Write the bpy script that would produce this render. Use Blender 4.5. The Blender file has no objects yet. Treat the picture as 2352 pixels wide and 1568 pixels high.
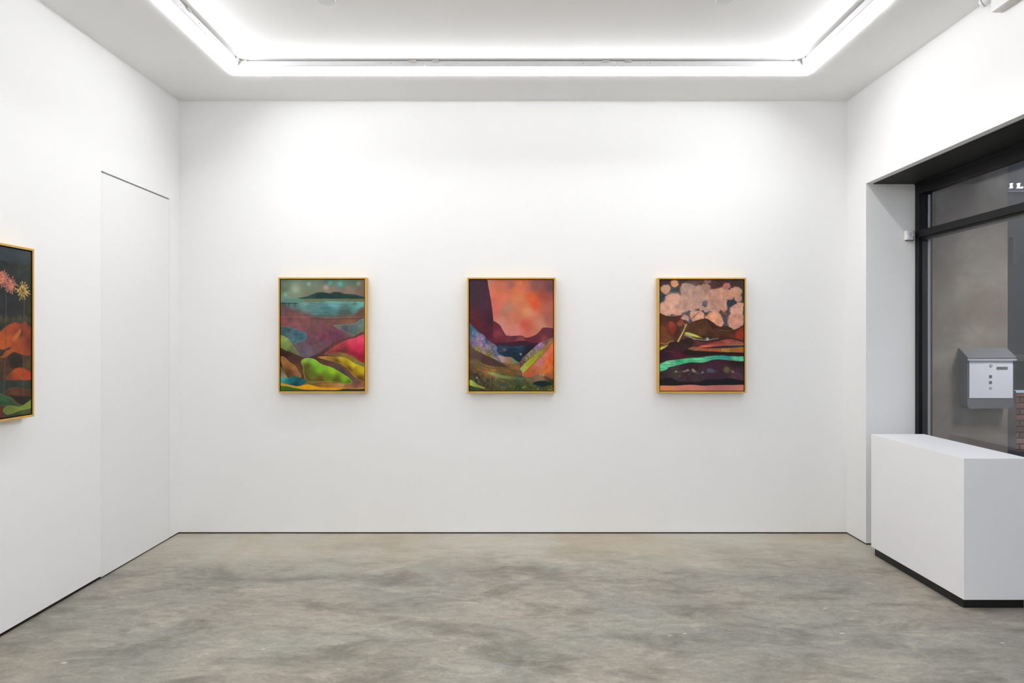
import bpy, bmesh, math, random
import numpy as np
from mathutils import Vector, Matrix

random.seed(7)
rng = np.random.default_rng(11)
S = bpy.context.scene
C = S.collection

# ------------------------------------------------------------ camera
cam = bpy.data.cameras.new('camera'); camo = bpy.data.objects.new('camera', cam); C.objects.link(camo)
camo.location = (0, 0, 1.45); camo.rotation_euler = (math.pi/2, 0, 0)
cam.lens = 24; cam.sensor_width = 36; cam.shift_y = -5/2352; cam.clip_start = .05
S.camera = camo
S.view_settings.view_transform = 'Standard'; S.view_settings.look = 'None'
S.view_settings.exposure = .27; S.view_settings.gamma = 1; S.view_settings.use_curve_mapping = False

# ------------------------------------------------------------ world (dim evening outside)
w = bpy.data.worlds.new('world'); S.world = w; w.use_nodes = True
w.node_tree.nodes['Background'].inputs[0].default_value = (.62, .70, .92, 1)
w.node_tree.nodes['Background'].inputs[1].default_value = .60
EMIT = 31.0          # luminous diffusers of the cove lights

# unseen lamp added outside to light the pillar, placed by the letter box shadow
l = bpy.data.lights.new('added_unseen_light', 'AREA'); l.size = .5; l.energy = 4.6; l.color = (1, .95, .91); l.spread = math.radians(64)
lo = bpy.data.objects.new('added_unseen_light', l); C.objects.link(lo); lo.location = (4.35, 4.20, 2.95)
lo.rotation_euler = (Vector((3.78, 5.43, 1.15))-lo.location).to_track_quat('-Z', 'Y').to_euler()

# ------------------------------------------------------------ dimensions
XL, XR, YB, YF = -2.49, 2.50, 5.10, -7.20
ZC, ZI = 3.232, 3.303                    # soffit height, inner ceiling height
TL, TR, TB, TF = -1.88, 1.993, 4.603, -6.6   # tray edges
GX = 2.845                               # window frame face
JY = 4.82                                # far jamb of the window recess
WY0 = 0.6                                # near jamb
WZ = 2.55                                # lintel height

# ------------------------------------------------------------ helpers
def srgb(c):
    c = np.asarray(c, float)/255
    return np.where(c <= .04045, c/12.92, ((c+.055)/1.055)**2.4)
def rgba(c):
    l = srgb(c); return (float(l[0]), float(l[1]), float(l[2]), 1)

def add_box(bm, x0, x1, y0, y1, z0, z1):
    vs = [bm.verts.new((x, y, z)) for x in (x0, x1) for y in (y0, y1) for z in (z0, z1)]
    for f in ((0,1,3,2),(4,6,7,5),(0,4,5,1),(2,3,7,6),(0,2,6,4),(1,5,7,3)):
        bm.faces.new([vs[i] for i in f])
def boxes(*bs):
    bm = bmesh.new()
    for b in bs: add_box(bm, *b)
    return bm
def add_cyl(bm, p, axis, r, h, n=32, r2=None):
    m = Matrix.Translation(p) @ Vector((0,0,1)).rotation_difference(Vector(axis)).to_matrix().to_4x4()
    bmesh.ops.create_cone(bm, cap_ends=True, segments=n, radius1=r, radius2=r if r2 is None else r2, depth=h, matrix=m)
def add_lathe(bm, p, axis, prof, n=32):
    m = Matrix.Translation(p) @ Vector((0,0,1)).rotation_difference(Vector(axis)).to_matrix().to_4x4()
    rings = []
    for r, h in prof:
        rings.append([bm.verts.new(m @ Vector((r*math.cos(2*math.pi*i/n), r*math.sin(2*math.pi*i/n), h))) for i in range(n)])
    for a, b in zip(rings, rings[1:]):
        for i in range(n): bm.faces.new((a[i], a[(i+1)%n], b[(i+1)%n], b[i]))
    bm.faces.new(rings[0][::-1]); bm.faces.new(rings[-1])
def add_prism(bm, pts, fn0, fn1):
    """closed prism between two mapped copies of a 2-D outline"""
    a = [bm.verts.new(fn0(*p)) for p in pts]; b = [bm.verts.new(fn1(*p)) for p in pts]
    n = len(pts)
    for i in range(n): bm.faces.new((a[i], a[(i+1)%n], b[(i+1)%n], b[i]))
    bm.faces.new(a[::-1]); bm.faces.new(b)
def obj(name, bm, mat, parent=None, bevel=0, seg=2, smooth=False):
    bmesh.ops.recalc_face_normals(bm, faces=bm.faces)
    me = bpy.data.meshes.new(name); bm.to_mesh(me); bm.free()
    me.materials.append(mat)
    o = bpy.data.objects.new(name, me); C.objects.link(o)
    if smooth: me.polygons.foreach_set('use_smooth', [True]*len(me.polygons))
    if bevel:
        md = o.modifiers.new('bevel', 'BEVEL'); md.width = bevel; md.segments = seg; md.limit_method = 'ANGLE'; md.angle_limit = .6
    if parent:
        o.parent = parent; o.matrix_parent_inverse = Matrix.Translation(parent.location).inverted()
    return o
def thing(name, label, cat, loc=(0,0,0), group=None):
    o = bpy.data.objects.new(name, None); C.objects.link(o); o.location = loc; o.empty_display_size = .1
    o['label'] = label; o['category'] = cat
    if group: o['group'] = group
    return o
def struct(o, label=None):
    o['kind'] = 'structure'
    if label: o['label'] = label
    return o

# ------------------------------------------------------------ materials
def mat(name, col, rough=.6, metal=0, bump=0, bscale=60, spec=.5, coat=0, var=0):
    m = bpy.data.materials.new(name); m.use_nodes = True
    nt = m.node_tree; b = nt.nodes['Principled BSDF']
    b.inputs['Base Color'].default_value = (*col, 1)
    b.inputs['Roughness'].default_value = rough; b.inputs['Metallic'].default_value = metal
    b.inputs['Specular IOR Level'].default_value = spec; b.inputs['Coat Weight'].default_value = coat
    if bump or var:
        tc = nt.nodes.new('ShaderNodeTexCoord'); n = nt.nodes.new('ShaderNodeTexNoise')
        n.inputs['Scale'].default_value = bscale; n.inputs['Detail'].default_value = 5
        nt.links.new(tc.outputs['Object'], n.inputs['Vector'])
    if bump:
        bp = nt.nodes.new('ShaderNodeBump'); bp.inputs['Strength'].default_value = bump; bp.inputs['Distance'].default_value = .002
        nt.links.new(n.outputs['Fac'], bp.inputs['Height']); nt.links.new(bp.outputs['Normal'], b.inputs['Normal'])
    if var:
        mx = nt.nodes.new('ShaderNodeMix'); mx.data_type = 'RGBA'
        mx.inputs['A'].default_value = (*[c*(1-var) for c in col], 1); mx.inputs['B'].default_value = (*[min(1,c*(1+var)) for c in col], 1)
        nt.links.new(n.outputs['Fac'], mx.inputs['Factor']); nt.links.new(mx.outputs['Result'], b.inputs['Base Color'])
    return m

M_wall = mat('wall_paint', (.91, .91, .905), .75, bump=.08, bscale=180, spec=.3)
M_ceil = mat('ceiling_paint', (.93, .93, .925), .85, bump=.05, bscale=150, spec=.2)
M_door = mat('door_paint', (.88, .88, .88), .65, bump=.05, bscale=150, spec=.3)
M_gap = mat('gap_shade', (.018, .013, .010), .8)  # near-black: shade of the wall and door gaps put into the colour
M_plinth = mat('plinth_lacquer', (.92, .92, .935), .45, bump=.03, bscale=250, spec=.4)
M_kick = mat('black_laminate', (.006, .006, .006), .5)
M_black = mat('black_steel', (.006, .006, .007), .45, spec=.22)
M_soffit = mat('black_painted_steel', (.014, .014, .014), .55, spec=.25, bump=.05, bscale=90)
M_bead = mat('grey_gasket', (.55, .53, .55), .35, metal=.2)
M_white = mat('white_plastic', (.84, .84, .86), .35)
M_housing = mat('white_powder_coat', (.80, .80, .83), .45)
M_clip = mat('clip_plastic', (.62, .60, .58), .5)
M_dark_grey = mat('dark_grey', (.10, .10, .10), .8)
M_oak = mat('gilded_wood', (.66, .375, .062), .42, bump=.15, bscale=220, spec=.5, var=.12)
M_float = mat('black_float_strip', (.012, .006, .004), .7)
M_disc = mat('white_disc', (.74, .74, .74), .5)

def emit_mat(name, strength, col=(1,1,1)):
    m = bpy.data.materials.new(name); m.use_nodes = True; nt = m.node_tree
    b = nt.nodes['Principled BSDF']; b.inputs['Base Color'].default_value = (.9,.9,.9,1)
    b.inputs['Emission Color'].default_value = (*col, 1); b.inputs['Emission Strength'].default_value = strength
    return m
M_led = emit_mat('lit_diffuser', EMIT, (.98, .985, 1))

def glass_mat(name, tint):
    m = bpy.data.materials.new(name); m.use_nodes = True; nt = m.node_tree; nt.nodes.clear()
    out = nt.nodes.new('ShaderNodeOutputMaterial'); mx = nt.nodes.new('ShaderNodeMixShader')
    fr = nt.nodes.new('ShaderNodeFresnel'); fr.inputs['IOR'].default_value = 1.5
    ge = nt.nodes.new('ShaderNodeNewGeometry')
    t = nt.nodes.new('ShaderNodeBsdfTransparent'); t.inputs[0].default_value = (*tint, 1)
    g = nt.nodes.new('ShaderNodeBsdfGlossy'); g.inputs['Roughness'].default_value = 0.0
    # the same Fresnel term on entering and leaving the pane
    ior = nt.nodes.new('ShaderNodeMix'); ior.data_type = 'FLOAT'; ior.inputs['A'].default_value = 1.5; ior.inputs['B'].default_value = 1.5
    nt.links.new(ge.outputs['Backfacing'], ior.inputs['Factor'])
    mix = nt.nodes.new('ShaderNodeMath'); mix.operation = 'MULTIPLY'
    inv = nt.nodes.new('ShaderNodeMath'); inv.operation = 'SUBTRACT'; inv.inputs[0].default_value = 1
    nt.links.new(ge.outputs['Backfacing'], inv.inputs[1])
    nt.links.new(fr.outputs[0], mix.inputs[0]); nt.links.new(inv.outputs[0], mix.inputs[1])
    nt.links.new(mix.outputs[0], mx.inputs[0]); nt.links.new(t.outputs[0], mx.inputs[1]); nt.links.new(g.outputs[0], mx.inputs[2])
    nt.links.new(mx.outputs[0], out.inputs[0])
    return m
M_glass = glass_mat('window_glass', (.96, .965, .96))

# polished concrete floor
def floor_mat():
    m = bpy.data.materials.new('polished_concrete'); m.use_nodes = True; nt = m.node_tree; N = nt.nodes; L = nt.links
    b = N['Principled BSDF']
    tc = N.new('ShaderNodeTexCoord')
    def mapping(scale, rot=0, loc=(0,0,0)):
        mp = N.new('ShaderNodeMapping'); mp.inputs['Scale'].default_value = scale; mp.inputs['Rotation'].default_value = (0,0,rot); mp.inputs['Location'].default_value = loc
        L.new(tc.outputs['Object'], mp.inputs['Vector']); return mp
    def noise(mp, sc, det=6, rough=.6, dist=0, d=None):
        n = N.new('ShaderNodeTexNoise'); n.inputs['Scale'].default_value = sc; n.inputs['Detail'].default_value = det
        n.inputs['Roughness'].default_value = rough; n.inputs['Distortion'].default_value = dist
        L.new(mp.outputs[0], n.inputs['Vector']); return n
    def ramp(src, stops):
        r = N.new('ShaderNodeValToRGB'); e = r.color_ramp.elements
        while len(e) < len(stops): e.new(.5)
        for i, (p, c) in enumerate(stops): e[i].position = p; e[i].color = rgba(c) if len(c) == 3 else c
        L.new(src, r.inputs[0]); return r
    def mixc(a, c, fac, mode='MIX'):
        x = N.new('ShaderNodeMix'); x.data_type = 'RGBA'; x.blend_type = mode
        if isinstance(fac, float): x.inputs['Factor'].default_value = fac
        else: L.new(fac, x.inputs['Factor'])
        L.new(a, x.inputs['A'])
        if isinstance(c, tuple): x.inputs['B'].default_value = c
        else: L.new(c, x.inputs['B'])
        return x.outputs['Result']
    m1 = mapping((1, 1, 1), .15); m2 = mapping((1, 1.5, 1), -.3, (3.1, 1.7, 0)); m3 = mapping((.75, 1.5, 1), .25, (7, 2, 0))
    big = noise(m1, 1.1, 5, .62, .35)
    base = ramp(big.outputs['Fac'], [(.28, (143,141,132)), (.45, (157,150,140)), (.58, (168,160,147)), (.74, (178,172,160))])
    hue = noise(m2, .9, 4, .6, .6)
    hr = ramp(hue.outputs['Fac'], [(.40, (0,0,0)), (.62, (255,255,255))])
    col = mixc(base.outputs[0], rgba((150,158,150)), hr.outputs[0])
    mm = N.new('ShaderNodeMath'); mm.operation = 'MULTIPLY'; mm.inputs[1].default_value = .45; L.new(hr.outputs[0], mm.inputs[0])
    col = mixc(base.outputs[0], rgba((146,151,144)), mm.outputs[0])
    # darker cloudy smears
    sm = noise(m3, 3.0, 8, .66, .55)
    sr = ramp(sm.outputs['Fac'], [(.36, (255,255,255)), (.52, (0,0,0))])
    ms = N.new('ShaderNodeMath'); ms.operation = 'MULTIPLY'; ms.inputs[1].default_value = .72; L.new(sr.outputs[0], ms.inputs[0])
    col = mixc(col, rgba((112,108,98)), ms.outputs[0])
    # pale smears
    pm = noise(m3, 4.5, 8, .68, .6)
    pr = ramp(pm.outputs['Fac'], [(.54, (0,0,0)), (.72, (255,255,255))])
    mp_ = N.new('ShaderNodeMath'); mp_.operation = 'MULTIPLY'; mp_.inputs[1].default_value = .60; L.new(pr.outputs[0], mp_.inputs[0])
    col = mixc(col, rgba((200,192,176)), mp_.outputs[0])
    # fine grain
    fg = noise(m1, 55, 6, .7)
    fr = ramp(fg.outputs['Fac'], [(.3, (205,205,205)), (.7, (255,255,255))])
    col = mixc(col, fr.outputs[0], .55, 'MULTIPLY')
    fg2 = noise(m3, 14, 8, .72, .5)
    fr2 = ramp(fg2.outputs['Fac'], [(.32, (196,196,194)), (.6, (255,255,255))])
    col = mixc(col, fr2.outputs[0], .6, 'MULTIPLY')
    # lighter, warmer band along the back wall: its reflection painted into the colour
    sx = N.new('ShaderNodeSeparateXYZ'); L.new(tc.outputs['Object'], sx.inputs[0])
    wob = N.new('ShaderNodeMath'); wob.operation = 'MULTIPLY_ADD'; wob.inputs[1].default_value = 1.3; L.new(hue.outputs['Fac'], wob.inputs[0]); L.new(sx.outputs['Y'], wob.inputs[2])
    rg = N.new('ShaderNodeMapRange'); rg.inputs['From Min'].default_value = 4.9; rg.inputs['From Max'].default_value = 5.5; rg.inputs['To Max'].default_value = .55
    L.new(wob.outputs[0], rg.inputs['Value'])
    tint = ramp(big.outputs['Fac'], [(.38, (190,176,150)), (.55, (196,192,178))])
    col = mixc(col, tint.outputs[0], rg.outputs[0])
    # few pale chips
    vo = N.new('ShaderNodeTexVoronoi'); vo.inputs['Scale'].default_value = 2.6; vo.inputs['Randomness'].default_value = 1
    L.new(m3.outputs[0], vo.inputs['Vector'])
    vr = ramp(vo.outputs['Distance'], [(.018, (200,200,200)), (.036, (0,0,0))])
    chip = N.new('ShaderNodeMath'); chip.operation = 'MULTIPLY'; L.new(vr.outputs[0], chip.inputs[0]); L.new(pr.outputs[0], chip.inputs[1])
    col = mixc(col, rgba((222,210,188)), vr.outputs[0])
    hsv = N.new('ShaderNodeHueSaturation'); hsv.inputs['Value'].default_value = FLOORV; hsv.inputs['Saturation'].default_value = 1.05
    L.new(col, hsv.inputs['Color'])
    L.new(hsv.outputs[0], b.inputs['Base Color'])
    rr = N.new('ShaderNodeMapRange'); rr.inputs['To Min'].default_value = .42; rr.inputs['To Max'].default_value = .60
    L.new(sm.outputs['Fac'], rr.inputs['Value']); L.new(rr.outputs[0], b.inputs['Roughness'])
    bp = N.new('ShaderNodeBump'); bp.inputs['Strength'].default_value = .10; bp.inputs['Distance'].default_value = .003
    L.new(sm.outputs['Fac'], bp.inputs['Height']); L.new(bp.outputs['Normal'], b.inputs['Normal'])
    b.inputs['Specular IOR Level'].default_value = .4
    return m
FLOORV = 1.14
M_floor = floor_mat()

def concrete_mat():
    m = bpy.data.materials.new('weathered_concrete'); m.use_nodes = True; nt = m.node_tree; N = nt.nodes; L = nt.links
    b = N['Principled BSDF']; tc = N.new('ShaderNodeTexCoord')
    n = N.new('ShaderNodeTexNoise'); n.inputs['Scale'].default_value = 2.6; n.inputs['Detail'].default_value = 9; n.inputs['Roughness'].default_value = .6
    n.inputs['Distortion'].default_value = .4
    L.new(tc.outputs['Object'], n.inputs['Vector'])
    r = N.new('ShaderNodeValToRGB'); e = r.color_ramp.elements; e.new(.5); e.new(.6)
    for i, (p, c) in enumerate([(.30, (108,104,98)), (.45, (128,114,102)), (.58, (136,128,118)), (.72, (162,148,134))]): e[i].position = p; e[i].color = rgba(c)
    L.new(n.outputs['Fac'], r.inputs[0]); L.new(r.outputs[0], b.inputs['Base Color'])
    b.inputs['Roughness'].default_value = .85
    n2 = N.new('ShaderNodeTexNoise'); n2.inputs['Scale'].default_value = 30; n2.inputs['Detail'].default_value = 6; L.new(tc.outputs['Object'], n2.inputs['Vector'])
    bp = N.new('ShaderNodeBump'); bp.inputs['Strength'].default_value = .2; bp.inputs['Distance'].default_value = .003
    L.new(n2.outputs['Fac'], bp.inputs['Height']); L.new(bp.outputs['Normal'], b.inputs['Normal'])
    return m
M_conc = concrete_mat()
def brick_mat():
    m = bpy.data.materials.new('red_brick'); m.use_nodes = True; nt = m.node_tree; N = nt.nodes; L = nt.links
    b = N['Principled BSDF']; tc = N.new('ShaderNodeTexCoord'); mp = N.new('ShaderNodeMapping')
    mp.inputs['Rotation'].default_value = (math.pi/2, 0, 0); L.new(tc.outputs['Object'], mp.inputs['Vector'])
    br = N.new('ShaderNodeTexBrick'); br.inputs['Scale'].default_value = 1; br.inputs['Brick Width'].default_value = .23; br.inputs['Row Height'].default_value = .077
    br.inputs['Mortar Size'].default_value = .008; br.inputs['Color1'].default_value = rgba((214,150,122)); br.inputs['Color2'].default_value = rgba((150,100,86)); br.inputs['Mortar'].default_value = rgba((70,58,52))
    L.new(mp.outputs[0], br.inputs['Vector']); L.new(br.outputs['Color'], b.inputs['Base Color']); b.inputs['Roughness'].default_value = .9
    return m
M_brick = brick_mat()

# ------------------------------------------------------------ room shell
struct(obj('floor', boxes((XL-.3, GX+.14, YF-.3, YB+.3, -.12, 0)), M_floor))
T = .25
struct(obj('wall_back', boxes((XL-T, XR+T+.12, YB, YB+T, .010, 3.6)), M_wall))
struct(obj('wall_front', boxes((XL-T, GX+.14, YF-T, YF, .010, 3.6)), M_wall))
DY0, DY1, DZ = 4.139, 4.957, 2.462
struct(obj('wall_left', boxes((XL-T, XL, YF, DY0-.0015, .017, 3.6), (XL-T, XL, DY1+.003, YB, .010, 3.6),
                              (XL-T, XL, DY0-.0015, DY1+.003, DZ+.011, 3.6)), M_wall))
struct(obj('wall_right', boxes((XR, XR+T+.12, JY, YB, .010, 3.6), (XR, XR+.05, WY0, JY, WZ, 3.6),
                               (XR+.05, XR+.5, WY0, JY, WZ+.03, 3.6), (XR, XR+.5, YF, WY0, .010, 3.6)), M_wall))
# the ceiling: lower border and the raised field inside it
struct(obj('ceiling', boxes((XL-.02, TL, YF, YB+.02, ZC, 3.6), (TR, XR+.02, YF, YB+.02, ZC, 3.6),
                            (TL, TR, TB, YB+.02, ZC, 3.6), (TL, TR, YF, TF, ZC, 3.6), (TL, TR, TF, TB, ZI, 3.6)), M_ceil))
# recessed strips where walls stop above the floor; the gap's shade is their colour
struct(obj('gap_shade_back', boxes((XL-.02, XR+.02, YB+.004, YB+.05, 0, .0099)), M_gap))
struct(obj('gap_shade_left', boxes((XL-.05, XL-.004, YF, YB, 0, .0075)), M_gap))
struct(obj('gap_shade_right', boxes((XR+.004, XR+.05, JY+.006, YB, 0, .0099), (XR+.05, GX, JY+.006, JY+.05, 0, .0099)), M_gap))
# flush door in the left wall
dr = thing('door_1', '', 'door', (XL, DY0, 0)); del dr['category']; del dr['label']
struct(dr, 'flush white door cut into the left wall, dark gap along its top')
obj('door_panel', boxes((XL-.045, XL+.0004, DY0, DY1, .008, DZ)), M_door, dr, bevel=.001, seg=1)
obj('door_gap_shade', boxes((XL-.20, XL-.05, DY0-.0, DY1+.0, .009, DZ+.009)), M_gap, dr)  # near-black block behind the door, shade of its gaps as colour

# lintel lining
struct(obj('trim_1', boxes((XR+.05, GX+.12, WY0, JY, WZ-.005, WZ+.0295)), M_soffit), 'black steel lining under the window lintel')

# ------------------------------------------------------------ window
win = thing('window_1', '', ''); del win['category']; del win['label']; struct(win, 'black steel framed shop window in the right wall')
win.location = (GX, JY, 0)
SW = .045
fb = bmesh.new()
add_box(fb, GX, GX+.012, JY-SW, JY, .0, WZ-.005)            # far stile, inner flange
add_box(fb, GX+.012, GX+.10, JY-SW+.006, JY, .0, WZ-.005)
add_box(fb, GX, GX+.012, WY0, JY-SW, 2.465, WZ-.005)        # head
add_box(fb, GX+.012, GX+.10, WY0, JY-SW+.006, 2.478, WZ-.005)
add_box(fb, GX-.004, GX, WY0, JY, WZ-.016, WZ-.005)         # thin fillet under the lining
add_box(fb, GX, GX+.10, WY0, JY-SW+.006, .0, .09)           # sill rail
add_box(fb, GX, GX+.10, WY0, WY0+SW, .09, 2.465)            # near stile
add_box(fb, GX, GX+.10, 2.30, 2.35, .09, 2.465)             # mullion nearer the camera
obj('window_frame', fb, M_black, win, bevel=.0015, seg=1)
obj('transom', boxes((GX-.002, GX+.05, 2.35, JY-SW, 2.165, 2.212), (GX+.012, GX+.09, 2.35, JY-SW, 2.150, 2.166)), M_black, win, bevel=.0015, seg=1)
for z0, z1 in ((2.213, 2.462), (.095, 2.149)):
    obj('gasket', boxes((GX+.066, GX+.076, JY-SW-.003, JY-SW+.006, z0, z1), (GX+.079, GX+.083, JY-SW-.001, JY-SW+.006, z0, z1)), M_bead, win, bevel=.001, seg=1)
for px in (.045, .063): obj('pane', boxes((GX+px, GX+px+.004, 2.352, JY-SW+.004, 2.213, 2.477)), M_glass, win)
for px in (.013, .031): obj('pane', boxes((GX+px, GX+px+.004, 2.352, JY-SW+.004, .092, 2.149)), M_glass, win)
for px in (.013, .031): obj('pane', boxes((GX+px, GX+px+.004, WY0+SW, 2.299, .092, 2.463)), M_glass, win)

# ------------------------------------------------------------ cove lights
# profile in (w, z): w = distance inwards from the edge of the lower ceiling
P_diff = [(.0005, ZC-.0008), (-.0010, ZC-.0012), (-.0010, ZC-.0040), (.0020, ZC-.0055), (.050, ZC+.034), (.046, ZC+.040), (.0005, ZC+.040)]
P_house = [(.0005, ZC+.0405), (.0462, ZC+.0405), (.0505, ZC+.0345), (.0560, ZC+.0400), (.0700, ZC+.0640), (.0680, ZC+.0665), (.0005, ZC+.0665)]
P_gap_shade = [(.030, ZC+.0670), (.062, ZC+.0670), (.062, ZI-.0005), (.030, ZI-.0005)]  # strip above the housing, shade of the gap put into its dark colour
def runfn(side, s, mit):
    """maps (w,z) on a run at position s along it; mit = +-1 mitres the end"""
    if side == 'back':  return lambda w_, z: (s + mit*w_, TB-w_, z)
    if side == 'front': return lambda w_, z: (s + mit*w_, TF+w_, z)
    if side == 'left':  return lambda w_, z: (TL+w_, s + mit*w_, z)
    return lambda w_, z: (TR-w_, s + mit*w_, z)
def luminaire(side, s0, s1, m0, m1, label, clips):
    a = runfn(side, s0, m0); b = runfn(side, s1, m1)
    t = thing('linear_ceiling_light', label, 'light', a(.03, ZC), 'linear lights around the raised ceiling')
    for nm, P, mt in (('diffuser', P_diff, M_led), ('housing', P_house, M_housing), ('dark_band', P_gap_shade, M_dark_grey)):
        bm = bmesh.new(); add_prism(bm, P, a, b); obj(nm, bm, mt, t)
    for s in clips:
        c0 = runfn(side, s-.023, 0); c1 = runfn(side, s+.023, 0)
        bm = bmesh.new(); add_prism(bm, [(.0625, ZI-.0008), (.0625, ZC+.0668), (.0705, ZC+.0640), (.0715, ZC+.0560), (.0770, ZC+.0575), (.0770, ZI-.0008)], c0, c1)
        obj('mounting_clip', bm, M_clip, t, bevel=.0008, seg=1)
    for s in ((s0+.22, s1-.22) if s1-s0 > .6 else ()):
        bm = bmesh.new(); p = runfn(side, s, 0)(.0640, ZC+.0525); ax = Vector(runfn(side, s, 0)(1, -.55)) - Vector(runfn(side, s, 0)(0, 0))
        add_cyl(bm, p, ax.normalized(), .0022, .0022, 12); obj('screw', bm, M_dark_grey, t)
g = .0008
sx1, sx2 = -.583, .697
luminaire('back', TL+.0, sx1-g, 1, 0, 'back run of the bright cove light, section meeting the left corner', (TL+.098, sx1-.075))
luminaire('back', sx1+g, sx2-g, 0, 0, 'middle section of the bright cove light along the back edge', (sx1+.075, sx2-.075))
luminaire('back', sx2+g, TR, 0, -1, 'back run of the bright cove light, section meeting the right corner', (sx2+.075, TR-.098))
luminaire('left', 3.745+g, TB, 0, -1, 'bright cove light along the left edge, running into the back corner', (3.82, TB-.11))
luminaire('right', 3.30+g, TB, 0, -1, 'bright cove light along the right edge, running into the back corner', (3.40, TB-.11))
ORD = ['second', 'third', 'fourth', 'fifth', 'sixth', 'seventh', 'eighth', 'ninth', 'tenth']
def rest(side, top, n):  # mostly unseen sections; run lengthened behind the viewer to add frontal fill light
    step = (top-TF)/n
    for i in range(n):
        q = top-i*step
        luminaire(side, TF if i == n-1 else q-step+g, q-g, 1 if i == n-1 else 0, 0,
                  '%s section of the white cove light on the %s side, counted from the back wall' % (ORD[i], side), (q-.075,) if i else (q-.5,))
rest('left', 3.745, 8)
rest('right', 3.30, 8)
xs = [TL, -.6, .7, TR]
for i in range(3):
    luminaire('front', xs[i] + (g if i else 0), xs[i+1] - (g if i < 2 else 0), 1 if i == 0 else 0, -1 if i == 2 else 0,
              '%s section of the unseen cove light run added behind the viewer' % ('left', 'middle', 'right')[i], ())

# round covers on the raised ceiling
for x, lb in ((-1.013, 'round white cover disc on the ceiling, the left of two'), (1.163, 'round white cover disc on the ceiling, the right of two')):
    t = thing('ceiling_disc', lb, 'ceiling disc', (x, 3.725, ZI), 'round cover discs on the ceiling')
    bm = bmesh.new(); add_lathe(bm, (x, 3.725, ZI), (0,0,-1), [(.040, .0003), (.040, .004), (.048, .0045), (.0495, .006), (.048, .0085), (.0445, .0085), (.0435, .0075)], 48)
    obj('rim', bm, M_white, t, smooth=False)
    bm = bmesh.new(); add_lathe(bm, (x, 3.725, ZI), (0,0,-1), [(.0432, .0076), (.0432, .0085), (.041, .0092), (.02, .0098), (.002, .010)], 48)
    obj('cover_plate', bm, M_disc, t)

# emergency light on the right wall, cut by the frame
t = thing('emergency_light', 'white box with a round lamp head high on the right wall', 'emergency light', (2.5, 3.3, 3.117))
obj('box', boxes((2.443, 2.4995, 3.10, 3.485, 3.117, 3.229)), M_white, t, bevel=.005, seg=3)
obj('bottom_cover', boxes((2.449, 2.4985, 3.108, 3.478, 3.1145, 3.1169)), M_clip, t)
bm = bmesh.new()
ax = Vector((-.55, .72, -.35)).normalized(); pc = Vector((2.452, 3.548, 3.201))
add_lathe(bm, pc-ax*.02, ax, [(.012, -.02), (.022, -.006), (.0245, .002), (.0245, .022)], 40)
lh = obj('lamp_head', bm, M_white, t, smooth=False)
bm = bmesh.new(); add_lathe(bm, pc-ax*.02, ax, [(.0235, .0222), (.0235, .024)], 40); obj('dark_band', bm, M_kick, lh)
bm = bmesh.new(); add_lathe(bm, pc-ax*.02, ax, [(.0245, .0242), (.0245, .030), (.021, .035), (.012, .038), (.002, .039)], 40); obj('lens', bm, M_white, lh, smooth=True)
bm = bmesh.new(); add_cyl(bm, (2.468, 3.500, 3.200), (-.1, 1, 0), .008, .034, 16); obj('arm', bm, M_white, t)

# ------------------------------------------------------------ plinth
t = thing('plinth', 'white rectangular plinth on a recessed black base in the window recess', 'plinth', (2.6, 4.1, 0))
obj('body', boxes((2.42, 2.775, 3.656, 4.60, .055, .812)), M_plinth, t, bevel=.0012, seg=2)
obj('base', boxes((2.44, 2.765, 3.69, 4.59, 0.0, .0549)), M_kick, t)

# ------------------------------------------------------------ motion sensor on the jamb
t = thing('motion_sensor', 'small white sensor box on the window reveal beside the black frame', 'sensor', (2.80, JY, 2.18))
sb = bmesh.new()
add_prism(sb, [(2.768, JY-.0003), (2.833, JY-.0003), (2.833, JY-.012), (2.815, JY-.030), (2.776, JY-.030), (2.769, JY-.024)],
          lambda x, y: (x, y, 2.148), lambda x, y: (x, y, 2.216))
hs = obj('housing', sb, M_white, t, bevel=.004, seg=4)
bm = bmesh.new(); add_lathe(bm, (2.803, JY-.0295, 2.184), (0,-1,0), [(.0165, 0), (.0165, .0025), (.0135, .0035), (.007, .0012), (.001, .0010)], 32)
obj('lens', bm, mat('lens_plastic', (.66, .65, .72), .3), hs)
bm = boxes((2.775, 2.829, JY-.024, JY-.0004, 2.1445, 2.1479)); obj('cover_lip', bm, M_dark_grey, hs)

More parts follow.
